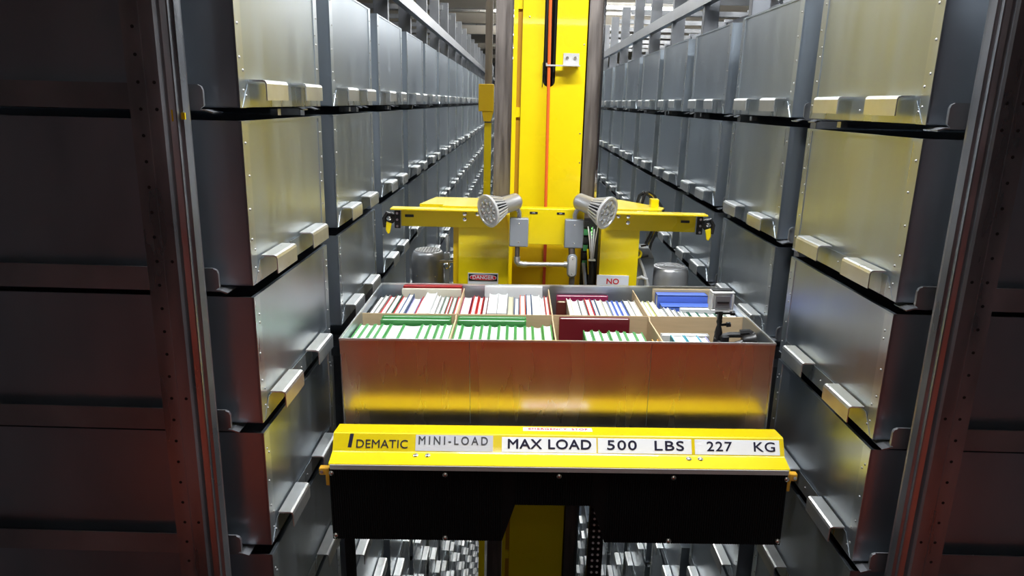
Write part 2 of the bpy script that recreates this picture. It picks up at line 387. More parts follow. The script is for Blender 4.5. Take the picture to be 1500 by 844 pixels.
# ------------------------------------------------------------------ racks
def rack(side):
    s = -1 if side == 'L' else 1; X = XL if side == 'L' else XR
    op = .075 if side == 'L' else .045; orl = .058 if side == 'L' else .022
    nm = 'left' if side == 'L' else 'right'
    t = thing('storage_rack', 'tall galvanised steel bin rack along the %s side of the aisle' % nm, 'rack', (X+s*.6, Y0, -ZC))
    ZT = .82
    # end upright with its ridges and punched holes
    def post_mesh(z0, z1, holes):
        b = MB()
        xa, xb, xc = op, op+.036, op+.102
        pr = [(xa, -.020), (xa+.006, -.030), (xa+.013, -.030), (xa+.0155, -.036), (xa+.0185, -.036), (xa+.021, -.030), (xb-.004, -.032), (xb, -.040), (xb+.004, -.044),
              (xb+.028, -.044), (xb+.029, -.0425), (xb+.031, -.0425), (xb+.032, -.044), (xc, -.044), (xc, .004), (xc-.004, .004), (xc-.004, -.038), (xb+.006, -.036), (xb+.002, -.026), (xa, -.014)]
        b.ext([(s*p, q) for p, q in pr], 'z', z0, z1)
        if holes:
            b.mi = 1; z = z0+.02
            while z < z1:
                b.cyl((s*(xb+.045), -.0445, z), (s*(xb+.045), -.042, z), .0035, n=8)
                if int(z*20) % 6 == 0: b.cyl((s*(xb+.014), -.0445, z), (s*(xb+.014), -.042, z), .0035, n=8)
                z += .05
        return b
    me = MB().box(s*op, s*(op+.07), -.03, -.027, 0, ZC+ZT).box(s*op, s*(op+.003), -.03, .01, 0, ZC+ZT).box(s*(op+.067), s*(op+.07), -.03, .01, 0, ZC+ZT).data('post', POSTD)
    o = bpy.data.objects.new('post', None)
    for n in range(NCOL+1):
        if n == 0:
            me0 = post_mesh(-2.6, .6, True).data('post_holes', [POST, DARKHOLE], ang=14)
            link(me0, 'upright_face', t, (X-t.location.x, -.045, ZC))
            me1 = post_mesh(0, ZC-2.6, False).data('post_low', [POST, DARKHOLE], ang=14); link(me1, 'upright_face', t, (X-t.location.x, -.045, 0))
            me2 = post_mesh(ZC+.6, ZC+ZT, False).data('post_high', [POST, DARKHOLE], ang=14); link(me2, 'upright_face', t, (X-t.location.x, -.045, 0))
        else:
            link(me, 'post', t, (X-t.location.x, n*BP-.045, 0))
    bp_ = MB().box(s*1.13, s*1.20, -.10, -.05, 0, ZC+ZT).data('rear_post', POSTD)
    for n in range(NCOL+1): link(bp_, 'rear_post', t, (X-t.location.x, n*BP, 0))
    # beams running along the aisle above the top tier
    yb = YEND-1
    b = MB().ext([(X+s*.035, .470), (X+s*.070, .470), (X+s*.070, .476), (X+s*.042, .476), (X+s*.042, .526), (X+s*.070, .526), (X+s*.070, .532), (X+s*.035, .532)] if 1 else [(X+s*.035, .455), (X+s*.070, .455), (X+s*.070, .462), (X+s*.042, .462), (X+s*.042, .535), (X+s*.070, .535), (X+s*.070, .542), (X+s*.035, .542)], 'y', Y0+BP*2-.1, Y0+NCOL*BP)
    b.build('top_beam', RAIL, t)
    MB().box(X+s*1.2, X+s*1.24, Y0, Y0+NCOL*BP, .70, .78).build('rear_beam', RAIL, t)
    # sway braces between front and rear posts
    for n in range(1, 14):
        y = Y0+n*BP-.07
        MB().bar((X+s*.16, y, .38), (X+s*1.13, y, .74), .03, .03).build('brace', RAIL, t)
        MB().bar((X+s*.12, y, .78), (X+s*1.13, y, .78), .03, .04).build('cross_tie', RAIL, t)
    # support rails: an angle either side of every bin
    def rail(y, zb, sgn):      # sgn: -1 rail on the near side of a bin
        q = MB(); x0, x1 = X+s*orl, X+s*1.19
        yo = y-.030 if sgn < 0 else y+.027
        pr = [(x0+s*.010, zb-.004), (x1, zb-.004), (x1, zb+.044), (x0+s*.010, zb+.044), (x0+s*.003, zb+.0405), (x0, zb+.034), (x0, zb+.004)]
        q.ext(pr, 'y', yo, yo+.003)
        ya, yb2 = (yo, y+.02) if sgn < 0 else (y-.02, yo)
        q.box(x0, x1, ya, yb2, zb-.007, zb-.004)
        q.ext([(x0, zb-.007), (x0-s*.014, zb-.012), (x0-s*.016, zb-.009), (x0, zb-.004)], 'y', ya, yb2)
        q.ext([(x0, zb+.034), (x0+s*.003, zb+.0405), (x0+s*.010, zb+.044), (x0+s*.010, zb+.040), (x0+s*.005, zb+.037), (x0+s*.0025, zb+.033)], 'y', yo-.004, yo)
        q.box(x0, x0+s*.0025, yo-.004, yo, zb+.002, zb+.034)
        return q
    yo_ = .27 if side == 'L' else .42
    for n in range(8):
        MB().box(X+s*.012, X+s*.030, Y0+n*BP+yo_, Y0+n*BP+yo_+.022, -.0445, -.0295).build('stop_block', CONDUIT, t)
    cnt = 0; F = MB()
    for a, sd, n, r in cand:
        if sd != side: continue
        zb = ROWS[r][1]
        for g, y in ((-1, Y0+n*BP), (1, Y0+n*BP+BW)):
            q = rail(y, zb, g)
            if cnt < 150 and n < 8: q.build('support_rail', RAIL, t); cnt += 1
            else:
                b = len(F.v); F.v += q.v; F.f += [[i+b for i in f] for f in q.f]; F.m += q.m
    o = F.build('support_rail', RAIL, t); o['kind'] = 'stuff'
    if side == 'L':
        MB().box(X-.0845, X-.075-.002, Y0-.0605-.018, Y0-.0568-.018, -.048, -.035).build('paint_mark', YEL, t, 'yellow paint dab')
        MB().box(X-.112, X-.101, Y0-.0605-.016, Y0-.0568-.016, -.052, -.030).build('paint_mark', YEL, t, 'yellow paint dab')
    return t
rack('L'); rack('R')

# ------------------------------------------------------------------ mast of the crane
MY = 3.0
t = thing('crane_mast', 'tall yellow mast of the aisle crane between two bare steel guide plates', 'crane mast', (.12, MY, -ZC))
ZT = 1.5; SB = .088
face = MB(); face.box(.003, .090, MY, MY+.006, SB-.03, ZT).box(.140, .268, MY, MY+.006, SB-.03, ZT).box(.003, .268, MY, MY+.006, -ZC, SB-.03)
cxs = .115; pts = [(.090, SB), (.090, SB-.03), (.140, SB-.03), (.140, SB)] + [(cxs+.025*math.cos(a), SB-.025*math.sin(a)) for a in [i*PI/10 for i in range(0, 11)]]
# rounded lower end of the slot, as two corner pieces
L_ = [(.090, SB-.0301), (.090, SB)] + [(cxs-.025*math.cos(i*PI/12), SB-.025*math.sin(i*PI/12)) for i in range(0, 7)] + [(cxs, SB-.0301)]
R_ = [(.140, SB-.0301), (cxs, SB-.0301)] + [(cxs+.025*math.sin(i*PI/12), SB-.025*math.cos(i*PI/12)) for i in range(0, 7)] + [(.140, SB)]
face.ext(L_, 'y', MY, MY+.006).ext(R_, 'y', MY, MY+.006)
face.build('mast_face', YEL, t)
MB().box(-.033, -.016, MY-.001, MY+.03, -ZC, ZT).build('edge_flange', YEL, t)
g = MB()
g.box(-.016, .003, MY+.018, MY+.024, -ZC, ZT); g.build('groove', mat('deep_yellow', (.50, .25, .004), .5), t)
z = -3.0
while z < 1.2:
    MB().box(-.016, .001, MY+.006, MY+.0175, z, z+.04).build('spacer', YEL, t); z += .42
MB().box(.262, .268, MY, MY+.30, -ZC, ZT).box(-.033, -.027, MY+.03, MY+.30, -ZC, ZT).box(-.03, .265, MY+.295, MY+.30, -ZC, ZT).build('mast_side', YEL, t)
MB().box(-.105, -.034, MY+.02, MY+.03, -ZC, ZT).box(-.105, -.099, MY+.01, MY+.26, -ZC, ZT).build('guide_plate', MILL, t, 'bare steel guide plate on the left of the mast')
MB().box(.269, .330, MY+.02, MY+.03, -ZC, ZT).box(.324, .331, MY+.005, MY+.26, -ZC, ZT).build('guide_plate', MILL, t, 'bare steel guide plate on the right of the mast')
MB().box(.324, .333, MY-.004, MY+.004, -ZC, ZT).build('edge_strip', CHROME, t)
# vertical slot with its black guide strips
sb = MB().box(.085, .145, MY+.03, MY+.035, SB-.03, ZT); sb.build('slot_back', BLACK, t)
for x in (.097, .134): MB().tube([(x, MY+.012, SB-.015), (x, MY+.012, ZT)], .006, 8).build('guide_strip', BLKP, t)
MB().box(.088, .0905, MY-.008, MY+.0, SB-.025, SB+.07).build('slot_lip', CHROME, t)
cb = MB().tube([(.109, MY-.028, ZT), (.109, MY-.028, .395), (.113, MY-.028, .1), (.119, MY-.026, -.42), (.121, MY-.026, -.76), (.125, MY-.026, -1.6)], .0065, 10)
o = cb.build('power_cable', ORANGE, t, 'orange cable down the front of the mast')
b = MB().box(.170, .234, MY-.004, MY-.0005, .146, .196); b.box(.170, .234, MY-.07, MY-.004, .143, .147); b.box(.10, .170, MY-.04, MY-.022, .143, .149).box(.10, .112, MY-.0215, MY+.02, .143, .156)
o = b.build('cable_bracket', LAMPW, t, 'white cable bracket')
for x in (.186, .218): MB().cyl((x, MY-.004, .178), (x, MY-.009, .178), .0065, n=6).build('bolt', SCREW, o)
sc = MB()
for x, z in ((.252, .23), (.252, -.12), (.256, -.24), (.03, .33)): sc.rivet((x, MY, z), (0, -1, 0), .004, .002)
sc.build('rivets', SCREW, t)['kind'] = 'stuff'

# service pole behind the mast
t = thing('service_pole', 'slim steel and yellow pole behind the left side of the mast', 'pole', (-.18, 4.2, -ZC))
MB().box(-.203, -.163, 4.18, 4.22, -.12, .62).build('upper_pole', MILL, t)
MB().box(-.203, -.163, 4.18, 4.22, -ZC, -.12).build('lower_pole', YEL, t)
MB().box(-.163, -.10, 4.19, 4.20, .30, .31).build('tie_rod', CONDUIT, t)
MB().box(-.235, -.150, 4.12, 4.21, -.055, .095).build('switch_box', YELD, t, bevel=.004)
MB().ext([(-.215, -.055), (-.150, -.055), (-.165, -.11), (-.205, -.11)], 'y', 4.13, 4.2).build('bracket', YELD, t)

# cable carrier chain to the right of the mast, hanging below the load table
t = thing('cable_chain', 'black cable carrier chain hanging below the load table', 'cable chain', (.31, 2.2, -2.6))
z = -1.2
while z > -2.4:
    b = MB().box(.281, .287, 2.185, 2.215, z-.021, z).box(.327, .333, 2.185, 2.215, z-.021, z).box(.281, .333, 2.188, 2.195, z-.017, z-.004)
    b.mi = 1; b.cyl((.298, 2.188, z-.011), (.298, 2.1855, z-.011), .0045, n=8).cyl((.317, 2.188, z-.011), (.317, 2.1855, z-.011), .0045, n=8)
    b.box(.2871, .3269, 2.196, 2.198, z-.023, z+.001) if False else None
    b.build('chain_link', [BLKP, HOUS], t); z -= .024
MB().box(.283, .331, 2.198, 2.212, -2.4, -1.16).build('cable_bundle', BLACK, t)

# ------------------------------------------------------------------ load table (carriage), local frame rolled with the bin it carries
TH = -.0153; O3 = (.1203, 1.871, -.6429)
RM = Matrix.Rotation(TH, 4, 'Y'); TM = Matrix.Translation(Vector(O3)) @ RM
def L2W(x, y, z): return tuple(TM @ Vector((x, y, z)))
t = thing('load_table', 'yellow and black load table of the crane with weight limit stickers', 'load table', O3, local=True, rot=(0, TH, 0))
HX0, HX1 = -.612, .618
prof = [(-.036, -.2425), (-.099, -.2365), (-.103, -.2385), (-.125, -.2795), (-.128, -.2815), (-.171, -.2935), (-.172, -.299), (-.169, -.2995), (-.165, -.296), (-.123, -.285), (-.100, -.2425), (-.036, -.2475)]
MB().ext(prof, 'x', HX0, HX1).build('hood', YEL, t, 'bright yellow folded hood', ang=8)
MB().box(HX0+.004, HX1-.004, -.1745, -.160, -.3085, -.2955).build('edge_strip', mat('strip_grey', (.50, .50, .47), .5, .2), t)
# ribbed black skirt
sk = MB()
def skirt(x0, x1, z0, z1):
    n = max(1, int((x1-x0)/.0062)); st = (x1-x0)/n
    for i in range(n): sk.ext([(x0+i*st, -.166), (x0+i*st, -.1695), (x0+(i+.35)*st, -.172), (x0+(i+.65)*st, -.172), (x0+(i+1)*st, -.1695), (x0+(i+1)*st, -.166)], 'z', z0, z1)
skirt(-.612, -.147, -.522, -.309); skirt(-.112, .098, -.410, -.309); skirt(.134, .615, -.522, -.309)
sk.ext([(-.147, -.522), (-.147, -.309), (-.112, -.309), (-.112, -.410)], 'y', -.166, -.171)
sk.ext([(.134, -.309), (.134, -.525), (.098, -.410), (.098, -.309)], 'y', -.166, -.171)
sk.build('skirt', BLACK, t, 'ribbed black rubber skirt')
for x, z in ((-.605, -.320), (-.3, -.321), (.005, -.321), (.31, -.321), (.611, -.321), (-.604, -.510), (-.303, -.514), (.309, -.514), (.607, -.510)):
    MB().lathe((x, -.172, z), (0, -1, 0), [(0, .0075), (.003, .007), (.0055, .004), (.006, .001)], 12).build('bolt', SCREW, t)
# frame under the bin
MB().box(-.60, .61, -.02, .66, -.335, -.305).build('table_deck', RAIL, t)
MB().box(-.50, .50, .66, .98, -.60, -.50).build('table_back', YELD, t)
MB().box(-.50, .50, .60, .66, -.60, -.335).build('table_riser', YELD, t)
MB().box(-.60, .61, -.160, -.02, -.50, -.306).build('table_housing', BLACK, t) if False else None
MB().box(-.585, -.565, -.155, -.12, -.75, -.3).build('table_leg', BLACK, t)
# yellow side brackets
for s, x in ((-1, -.613), (1, .616)):
    MB().box(x, x+s*.030, -.158, -.140, -.336, -.314).box(x, x+s*.012, -.162, -.156, -.365, -.312).build('side_bracket', mat('bracket_amber', (.70, .36, .02), .4), t, bevel=.003)
    MB().cyl((x+s*.022, -.158, -.325), (x+s*.022, -.161, -.325), .005, n=8).build('screw', SCREW, t)
# stickers on the sloped band of the hood
bA, bB = Vector((0, -.103, -.2385)), Vector((0, -.125, -.2795)); dn = (bB-bA).normalized(); nrm = Vector((0, dn.z, -dn.y)); nrm = nrm if nrm.y < 0 else -nrm
def band(x, v, lift=.0006):          # v = distance down the band
    return Vector((x, 0, 0)) + bA + dn*v + nrm*lift
def onband(x, v, lift): 
    M4 = Matrix(((1, 0, 0), tuple(-dn), tuple(nrm))).transposed().to_4x4(); M4.translation = band(x, v, lift); return M4
def sticker(x0, x1, v0, v1, mt, name='sticker', label=None, lift=.0006):
    b = MB(); c = [band(x0, v0, lift), band(x1, v0, lift), band(x1, v1, lift), band(x0, v1, lift)]
    d = [p - nrm*(lift-.0001) for p in c]
    b.v = [tuple(p) for p in d+c]
    for q in ((3, 2, 1, 0), (4, 5, 6, 7), (0, 1, 5, 4), (1, 2, 6, 5), (2, 3, 7, 6), (3, 0, 4, 7)): b.f.append(list(q)); b.m.append(0)
    return b.build(name, mt, t, label)
s1 = sticker(-.386, -.174, .001, .044, STICKG, label='light grey sticker reading MINI-LOAD')
text('MINI-LOAD', s1, INKG, .0315, onband(-.379, .017, .0010), bold=.0004, sx=.88, spacing=1.45)
s2 = sticker(-.150, .108, .004, .044, STICK, label='white sticker reading MAX LOAD')
text('MAX LOAD', s2, INK, .036, onband(-.136, .0235, .0010), bold=.0009, sx=1.18, spacing=1.08)
s3 = sticker(.112, .367, .004, .044, STICK, label='white sticker reading 500 LBS')
text('500', s3, INK, .036, onband(.135, .0235, .0010), bold=.0006, sx=1.44, spacing=1.12)
text('LBS', s3, INK, .036, onband(.263, .0235, .0010), bold=.0006, sx=1.44, spacing=1.12)
s4 = sticker(.376, .606, .004, .044, STICK, label='white sticker reading 227 KG')
text('227', s4, INK, .036, onband(.407, .0235, .0010), bold=.0004, sx=1.22, spacing=1.10)
text('KG', s4, INK, .036, onband(.533, .0235, .0010), bold=.0004, sx=1.22, spacing=1.08)
lg = text('DEMATIC', t, INK, .032, onband(-.550, .028, .0008), bold=.0001, sx=1.03, spacing=1.04); lg['label'] = 'thin dark maker name lettering'
b = MB(); c = [band(-.566, .0, .0008), band(-.556, .0, .0008), band(-.561, .037, .0008), band(-.571, .037, .0008)]
b.v = [tuple(p-nrm*.0006) for p in c]+[tuple(p) for p in c]
for q in ((3, 2, 1, 0), (4, 5, 6, 7), (0, 1, 5, 4), (1, 2, 6, 5), (2, 3, 7, 6), (3, 0, 4, 7)): b.f.append(list(q)); b.m.append(0)
b.build('logo_bar', INK, t, 'slanted black bar beside the maker name')
# emergency stop strip on the top face
tA, tB = Vector((0, -.036, -.2425)), Vector((0, -.099, -.2365)); td = (tB-tA).normalized(); tn = Vector((0, td.z, -td.y)); tn = tn if tn.z > 0 else -tn
M4 = Matrix(((1, 0, 0), tuple(-td), tuple(tn))).transposed().to_4x4()
b = MB(); c = [Vector((x, 0, 0))+tA+td*v+tn*.0006 for x, v in ((-.092, .010), (.101, .010), (.101, .037), (-.092, .037))]
b.v = [tuple(p-tn*.0005) for p in c]+[tuple(p) for p in c]
for q in ((3, 2, 1, 0), (4, 5, 6, 7), (0, 1, 5, 4), (1, 2, 6, 5), (2, 3, 7, 6), (3, 0, 4, 7)): b.f.append(list(q)); b.m.append(0)
s5 = b.build('sticker', STICK, t, 'narrow white strip with red EMERGENCY STOP')
Mx = M4.copy(); Mx.translation = Vector((-.078, 0, 0))+tA+td*.0235+tn*.0009
text('EMERGENCY  STOP', s5, INKR, .019, Mx, bold=.0002, sx=.95, spacing=1.08)
fA, fB = Vector((0, -.128, -.2815)), Vector((0, -.171, -.2935)); fd = (fB-fA).normalized(); fn = Vector((0, fd.z, -fd.y)); fn = fn if fn.z > 0 else -fn
for x in (-.383, -.350, .356, .387):
    MB().lathe(Vector((x, 0, 0))+fA+fd*.010, fn, [(0, .0075), (.002, .0075), (.004, .005), (.0045, .002)], 12).build('rivet', CHROME, t)

# ------------------------------------------------------------------ the bin it carries
t = thing('storage_bin', 'open steel bin full of books, carried crosswise on the load table', 'bin', L2W(0, .3129, -.304), None, local=True, rot=(0, TH, 0))
def shift(mb, d): mb.v = [(a+d[0], b_+d[1], c_+d[2]) for a, b_, c_ in mb.v]; return mb
SH = (0, -.3129, .304)
BL, BD, TK = .6097, .6258, .0025
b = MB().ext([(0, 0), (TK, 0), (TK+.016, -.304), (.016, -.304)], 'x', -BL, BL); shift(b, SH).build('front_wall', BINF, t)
b = MB().box(-BL, BL, BD-TK, BD, -.304, 0); shift(b, SH).build('back_wall', BIN, t)
for s in (-1, 1):
    b = MB().box(s*BL, s*(BL-TK), TK, BD-TK, -.304, 0); shift(b, SH).build('end_wall', BIN, t)
b = MB().box(-BL, BL, 0, BD, -.304, -.3015); shift(b, SH).build('bottom', BIN, t)
b = MB().box(-BL-.001, BL+.001, -.0015, .0045, -.004, .0015).box(-BL-.001, BL+.001, BD-.0045, BD+.0015, -.004, .0015).box(-BL-.001, -BL+.004, 0, BD, -.004, .0015).box(BL-.004, BL+.001, 0, BD, -.004, .0015)
shift(b, SH).build('rim', HANDLE, t)
b = MB()
for x in (-.245, .265): b.ext([(-.0006, -.004), (.004, -.004), (.017, -.26), (.0128, -.26)], 'x', x-.0008, x+.0008)
shift(b, SH).build('seam', RAIL, t)
b = MB().box(-BL+TK, BL-TK, .288, .2915, -.30, -.012); shift(b, SH).build('long_divider', CARD, t, 'cardboard divider along the bin')
for x in (-.306, .0, .306):
    b = MB().ext([(.021, -.30), (.284, -.30), (.284, -.012), (.27, -.012), (.262, -.020), (.02, -.014), (.006, -.014)], 'x', x-.0018, x+.0018)
    shift(b, SH).build('cross_divider', CARD, t)
    b = MB().box(x-.0018, x+.0018, .295, BD-.012, -.30, -.012); shift(b, SH).build('cross_divider', CARD, t)

# ------------------------------------------------------------------ books
def book(name, label, group, x0, x1, y0, y1, zt, cover, page=None, h=.245, cross=False, ct=.0024, gap=.003, up=False):
    """cover round a page block, standing with its spine toward the viewer (along x if cross)"""
    page = page or PAGE
    W, Ln = (x1-x0, y1-y0) if not cross else (y1-y0, x1-x0)
    org = L2W((x0+x1)/2, (y0+y1)/2, zt-h)
    t = thing(name, label, 'book', org, group, local=True, rot=(0, TH, 0))
    R = Matrix.Rotation(PI/2, 4, 'Z') if cross else Matrix.Identity(4)
    ct = {'green': .0040, 'red': .0034}.get(cover, .0028)
    ct = min(ct, W*.22)
    def tr(mb): mb.v = [tuple(R @ Vector(p)) for p in mb.v]; return mb
    c = MB().box(-W/2, -W/2+ct, -Ln/2+ct, Ln/2, 0, h).box(W/2-ct, W/2, -Ln/2+ct, Ln/2, 0, h).box(-W/2, W/2, -Ln/2, -Ln/2+ct, 0, h)
    if up: c.box(-W/2, W/2, -Ln/2, Ln/2, h-.0028, h)
    tr(c).build('cover', COV[cover], t)
    a, e = W/2-ct-.0002, Ln/2-.002
    pr = [(-a, -Ln/2+ct), (a, -Ln/2+ct), (a, e-.001), (a*.5, e-.005), (0, e-.007), (-a*.5, e-.005), (-a, e-.001)]
    tr(MB().ext(pr, 'z', .004, h-gap)).build('page_block', page, t)
    return t
def seq(spec, y0, y1, zt, where, group, kinds=None, jit=.004):
    tot = {}
    for e in spec: tot[e[2]] = tot.get(e[2], 0)+1
    cnt = {}
    for i, e in enumerate(spec):
        x0, x1, cv = e[:3]; kw = e[3] if len(e) > 3 else {}
        cnt[cv] = cnt.get(cv, 0)+1
        cn = {'dkgreen': 'dark green', 'greygreen': 'grey-green', 'orangered': 'orange-red', 'navy': 'navy blue'}.get(cv, cv)
        pc = 'cream pages' if kw.get('page') is PAGEC else 'white pages'
        if tot[cv] == 1: lab = 'only %s covered book with %s, %s' % (cn, pc, where)
        else: lab = '%s %s covered book from the left, %s' % (ORD[cnt[cv]-1], cn, where)
        yy0, yy1 = kw.get('y', (y0, y1)); yy1 += random.uniform(-jit, jit) if 'y' not in kw else 0
        zz = kw.get('z', zt+random.uniform(-.003, .003))
        if zz-.245 < -.300: zz2 = .245-.0; hh = zz+.3005
        else: hh = .245
        hh = zz+.3000
        book('book', lab, group, x0+.0004, x1-.0004, yy0, yy1, zz, cv, kw.get('page'), h=hh)
P = PAGEC
seq([(-.603, -.585, 'black'), (-.584, -.567, 'grey'), (-.566, -.545, 'red'), (-.544, -.523, 'dkgreen'), (-.522, -.500, 'red'), (-.499, -.480, 'navy', dict(z=-.022)),
     (-.479, -.451, 'lilac', dict(y=(.315, .545))), (-.450, -.437, 'red'), (-.436, -.399, 'white', dict(z=-.018, y=(.315, .576))), (-.398, -.385, 'white'), (-.384, -.369, 'grey'),
     (-.368, -.352, 'greygreen'), (-.351, -.341, 'red'), (-.340, -.325, 'greygreen'), (-.324, -.309, 'red')], .315, .570, -.030, 'back left compartment', 'books in the back left compartment')
seq([(-.303, -.271, 'wine', dict(y=(.325, .565))), (-.268, -.249, 'red'), (-.248, -.231, 'red'), (-.230, -.213, 'maroon'), (-.212, -.180, 'white', dict(z=-.020, y=(.33, .576))), (-.179, -.147, 'white', dict(z=-.020, y=(.33, .576))),
     (-.146, -.124, 'grey', dict(page=P)), (-.123, -.105, 'navy'), (-.104, -.084, 'orangered', dict(z=-.024)), (-.083, -.063, 'navy', dict(z=-.022, y=(.32, .576))), (-.062, -.034, 'white', dict(z=-.024, y=(.33, .576))),
     (-.033, -.019, 'white'), (-.018, -.003, 'red')], .315, .572, -.030, 'back second compartment from the left', 'books in the back second compartment')
seq([(.060, .076, 'cream'), (.077, .099, 'white'), (.100, .122, 'grey'), (.123, .144, 'red'), (.145, .161, 'navy'), (.162, .183, 'cream'), (.184, .204, 'grey'), (.205, .221, 'blue', dict(z=-.034)),
     (.222, .238, 'blue', dict(z=-.034)), (.239, .257, 'blue', dict(z=-.034)), (.258, .280, 'grey'), (.281, .303, 'cream')], .315, .545, -.030, 'back third compartment from the left', 'books in the back third compartment')
seq([(.309, .328, 'white'), (.329, .346, 'olive'), (.347, .366, 'cream'), (.367, .386, 'grey', dict(y=(.315, .46))), (.387, .404, 'white', dict(y=(.315, .46))), (.405, .422, 'grey', dict(y=(.315, .44))), (.423, .437, 'white', dict(y=(.315, .40))),
     (.438, .456, 'dkgreen', dict(y=(.315, .40))), (.457, .486, 'dkgreen', dict(y=(.315, .40))), (.487, .516, 'dkgreen', dict(y=(.315, .40))), (.517, .545, 'dkgreen', dict(y=(.315, .40))), (.546, .574, 'greygreen', dict(y=(.315, .40))),
     (.575, .603, 'white', dict(y=(.315, .42)))], .315, .535, -.030, 'back right compartment', 'books in the back right compartment')
def g(xs, y0, y1, zt, where, group): seq([(a, b, 'green') for a, b in zip(xs[:-1], xs[1:])], y0, y1, zt, where, group, jit=.003)
g([-.603, -.580, -.555, -.533, -.506, -.465, -.408, -.382, -.357, -.336, -.310], .03, .236, -.030, 'front left compartment', 'green journals in the front left compartment')
g([-.302, -.281, -.247, -.221, -.196, -.168, -.142, -.117, -.088, -.064, -.034, -.005], .03, .236, -.030, 'front second compartment', 'green journals in the front second compartment')
g([.091, .117, .143, .169, .196, .218, .248, .274], .03, .205, -.036, 'front third compartment', 'green journals in the front third compartment')
seq([(.284, .303, 'orange')], .024, .11, -.026, 'front third compartment beside the divider', 'odd books in front')
seq([(.345, .385, 'teal'), (.386, .425, 'teal'), (.426, .452, 'lilac')], .024, .14, -.026, 'front right compartment', 'thin books in the front right compartment')
X = lambda lab, x0, x1, y0, y1, zt, cv, page=None, up=False, gp='books standing lengthwise in the carried bin': book('book', lab, gp, x0, x1, y0, y1, zt, cv, page, h=zt+.3, cross=True, up=up)
X('red book standing lengthwise against the back wall, left compartment', -.526, -.313, .599, .620, -.004, 'red', None, True)
X('cream book with white pages lengthwise before the red one, back left', -.528, -.314, .579, .597, -.009, 'cream')
X('thick white book lengthwise against the back wall, second compartment', -.231, -.022, .603, .621, -.003, 'white')
X('wine red book lengthwise behind the upright books, second compartment', -.282, -.095, .574, .590, -.016, 'wine') if False else None
X('wine covered book lengthwise at the back of the third compartment', .030, .215, .590, .612, -.032, 'wine')
X('dark green book with cream top in the back third compartment', .006, .050, .345, .385, -.050, 'dkgreen', P)
X('small dark brown book with cream label near the third compartment corner', .026, .058, .50, .53, -.030, 'brown', P)
X('tan book lengthwise behind the blue ones, back right', .371, .600, .563, .580, .004, 'tan')
X('taller bright blue book lengthwise, back right compartment', .378, .553, .515, .560, -.004, 'blue', None, True)
X('lower bright blue book lengthwise in front, back right compartment', .385, .555, .462, .512, -.030, 'blue', None, True)
X('white book lengthwise in front of the blue ones, back right', .442, .603, .432, .455, -.030, 'white')
X('rear green journal lengthwise at the divider, front left compartment', -.541, -.322, .266, .286, -.017, 'green')
X('forward green journal lengthwise at the divider, front left compartment', -.541, -.322, .242, .264, -.020, 'green')
X('rear green journal lengthwise at the divider, front second compartment', -.300, -.084, .266, .286, -.017, 'green')
X('forward green journal lengthwise at the divider, front second compartment', -.300, -.084, .242, .264, -.020, 'green')
X('large maroon book lengthwise, front third compartment', .022, .243, .262, .284, -.016, 'maroon')
X('white book lengthwise low in the front right compartment', .330, .475, .180, .205, -.040, 'white')

# ------------------------------------------------------------------ action camera on a clamp mount
t = thing('action_camera', 'small action camera in a clear case on a black clamp arm', 'camera', L2W(.50, .17, -.04), local=True, rot=(0, TH, 0))
SH2 = (-.50, -.17, .04)
def S2(mb): return shift(mb, SH2)
fr = MB()
for bx in ((.464, .531, .150, .188, .100, .107), (.464, .531, .150, .188, .046, .053), (.464, .471, .150, .188, .053, .100), (.524, .531, .150, .188, .053, .100)): fr.box(*bx)
S2(fr).build('case_frame', LAMPW, t, 'white edged clear case', bevel=.003)
S2(MB().box(.471, .524, .152, .186, .053, .100)).build('case_body', CLEAR, t)
S2(MB().box(.476, .519, .149, .1515, .058, .094)).build('camera_back', CAMG, t)
S2(MB().box(.480, .515, .1475, .1488, .073, .078)).build('screen_slot', BLKP, t)
S2(MB().box(.468, .527, .160, .182, .107, .112)).build('latch', BLKP, t, bevel=.0015)
S2(MB().box(.490, .504, .160, .178, .018, .046)).build('mount_fork', BLKP, t, bevel=.002)
S2(MB().cyl((.482, .168, .037), (.530, .168, .037), .0035).cyl((.528, .168, .037), (.540, .168, .037), .0075, n=10)).build('thumb_screw', BLKP, t)
S2(MB().lathe((.497, .168, .020), (0, 0, -1), [(0, .007), (.01, .009), (.02, .006), (.03, .009), (.045, .012), (.055, .008)], 12)).build('stem', BLKP, t)
S2(MB().cyl((.497, .168, .0), (.527, .168, .002), .004).cyl((.519, .168, .001), (.531, .168, .002), .0075, n=10)).build('thumb_screw', BLKP, t)
S2(MB().tube([(.487, .165, -.045), (.50, .165, -.038), (.53, .165, -.030), (.57, .160, -.028), (.59, .155, -.030)], .009, 10)).build('arm', BLKP, t)
S2(MB().tube([(.497, .168, -.025), (.492, .165, -.05), (.51, .155, -.062)], .011, 10)).build('joint', BLKP, t)
S2(MB().lathe((.565, .150, -.045), (1, 0, .05), [(0, .014), (.010, .020), (.026, .024), (.033, .028), (.036, .028)], 20)).build('suction_cup', BLKP, t)
S2(MB().cyl((.512, .150, -.030), (.512, .150, -.062), .013, n=12)).build('joint', BLKP, t)
S2(MB().tube([(.56, .162, -.022), (.585, .158, -.018), (.60, .15, -.028)], .010, 8)).build('lever', BLKP, t)
S2(MB().tube([(.505, .155, -.055), (.54, .150, -.055), (.567, .150, -.046)], .007, 10)).build('lower_arm', BLKP, t)

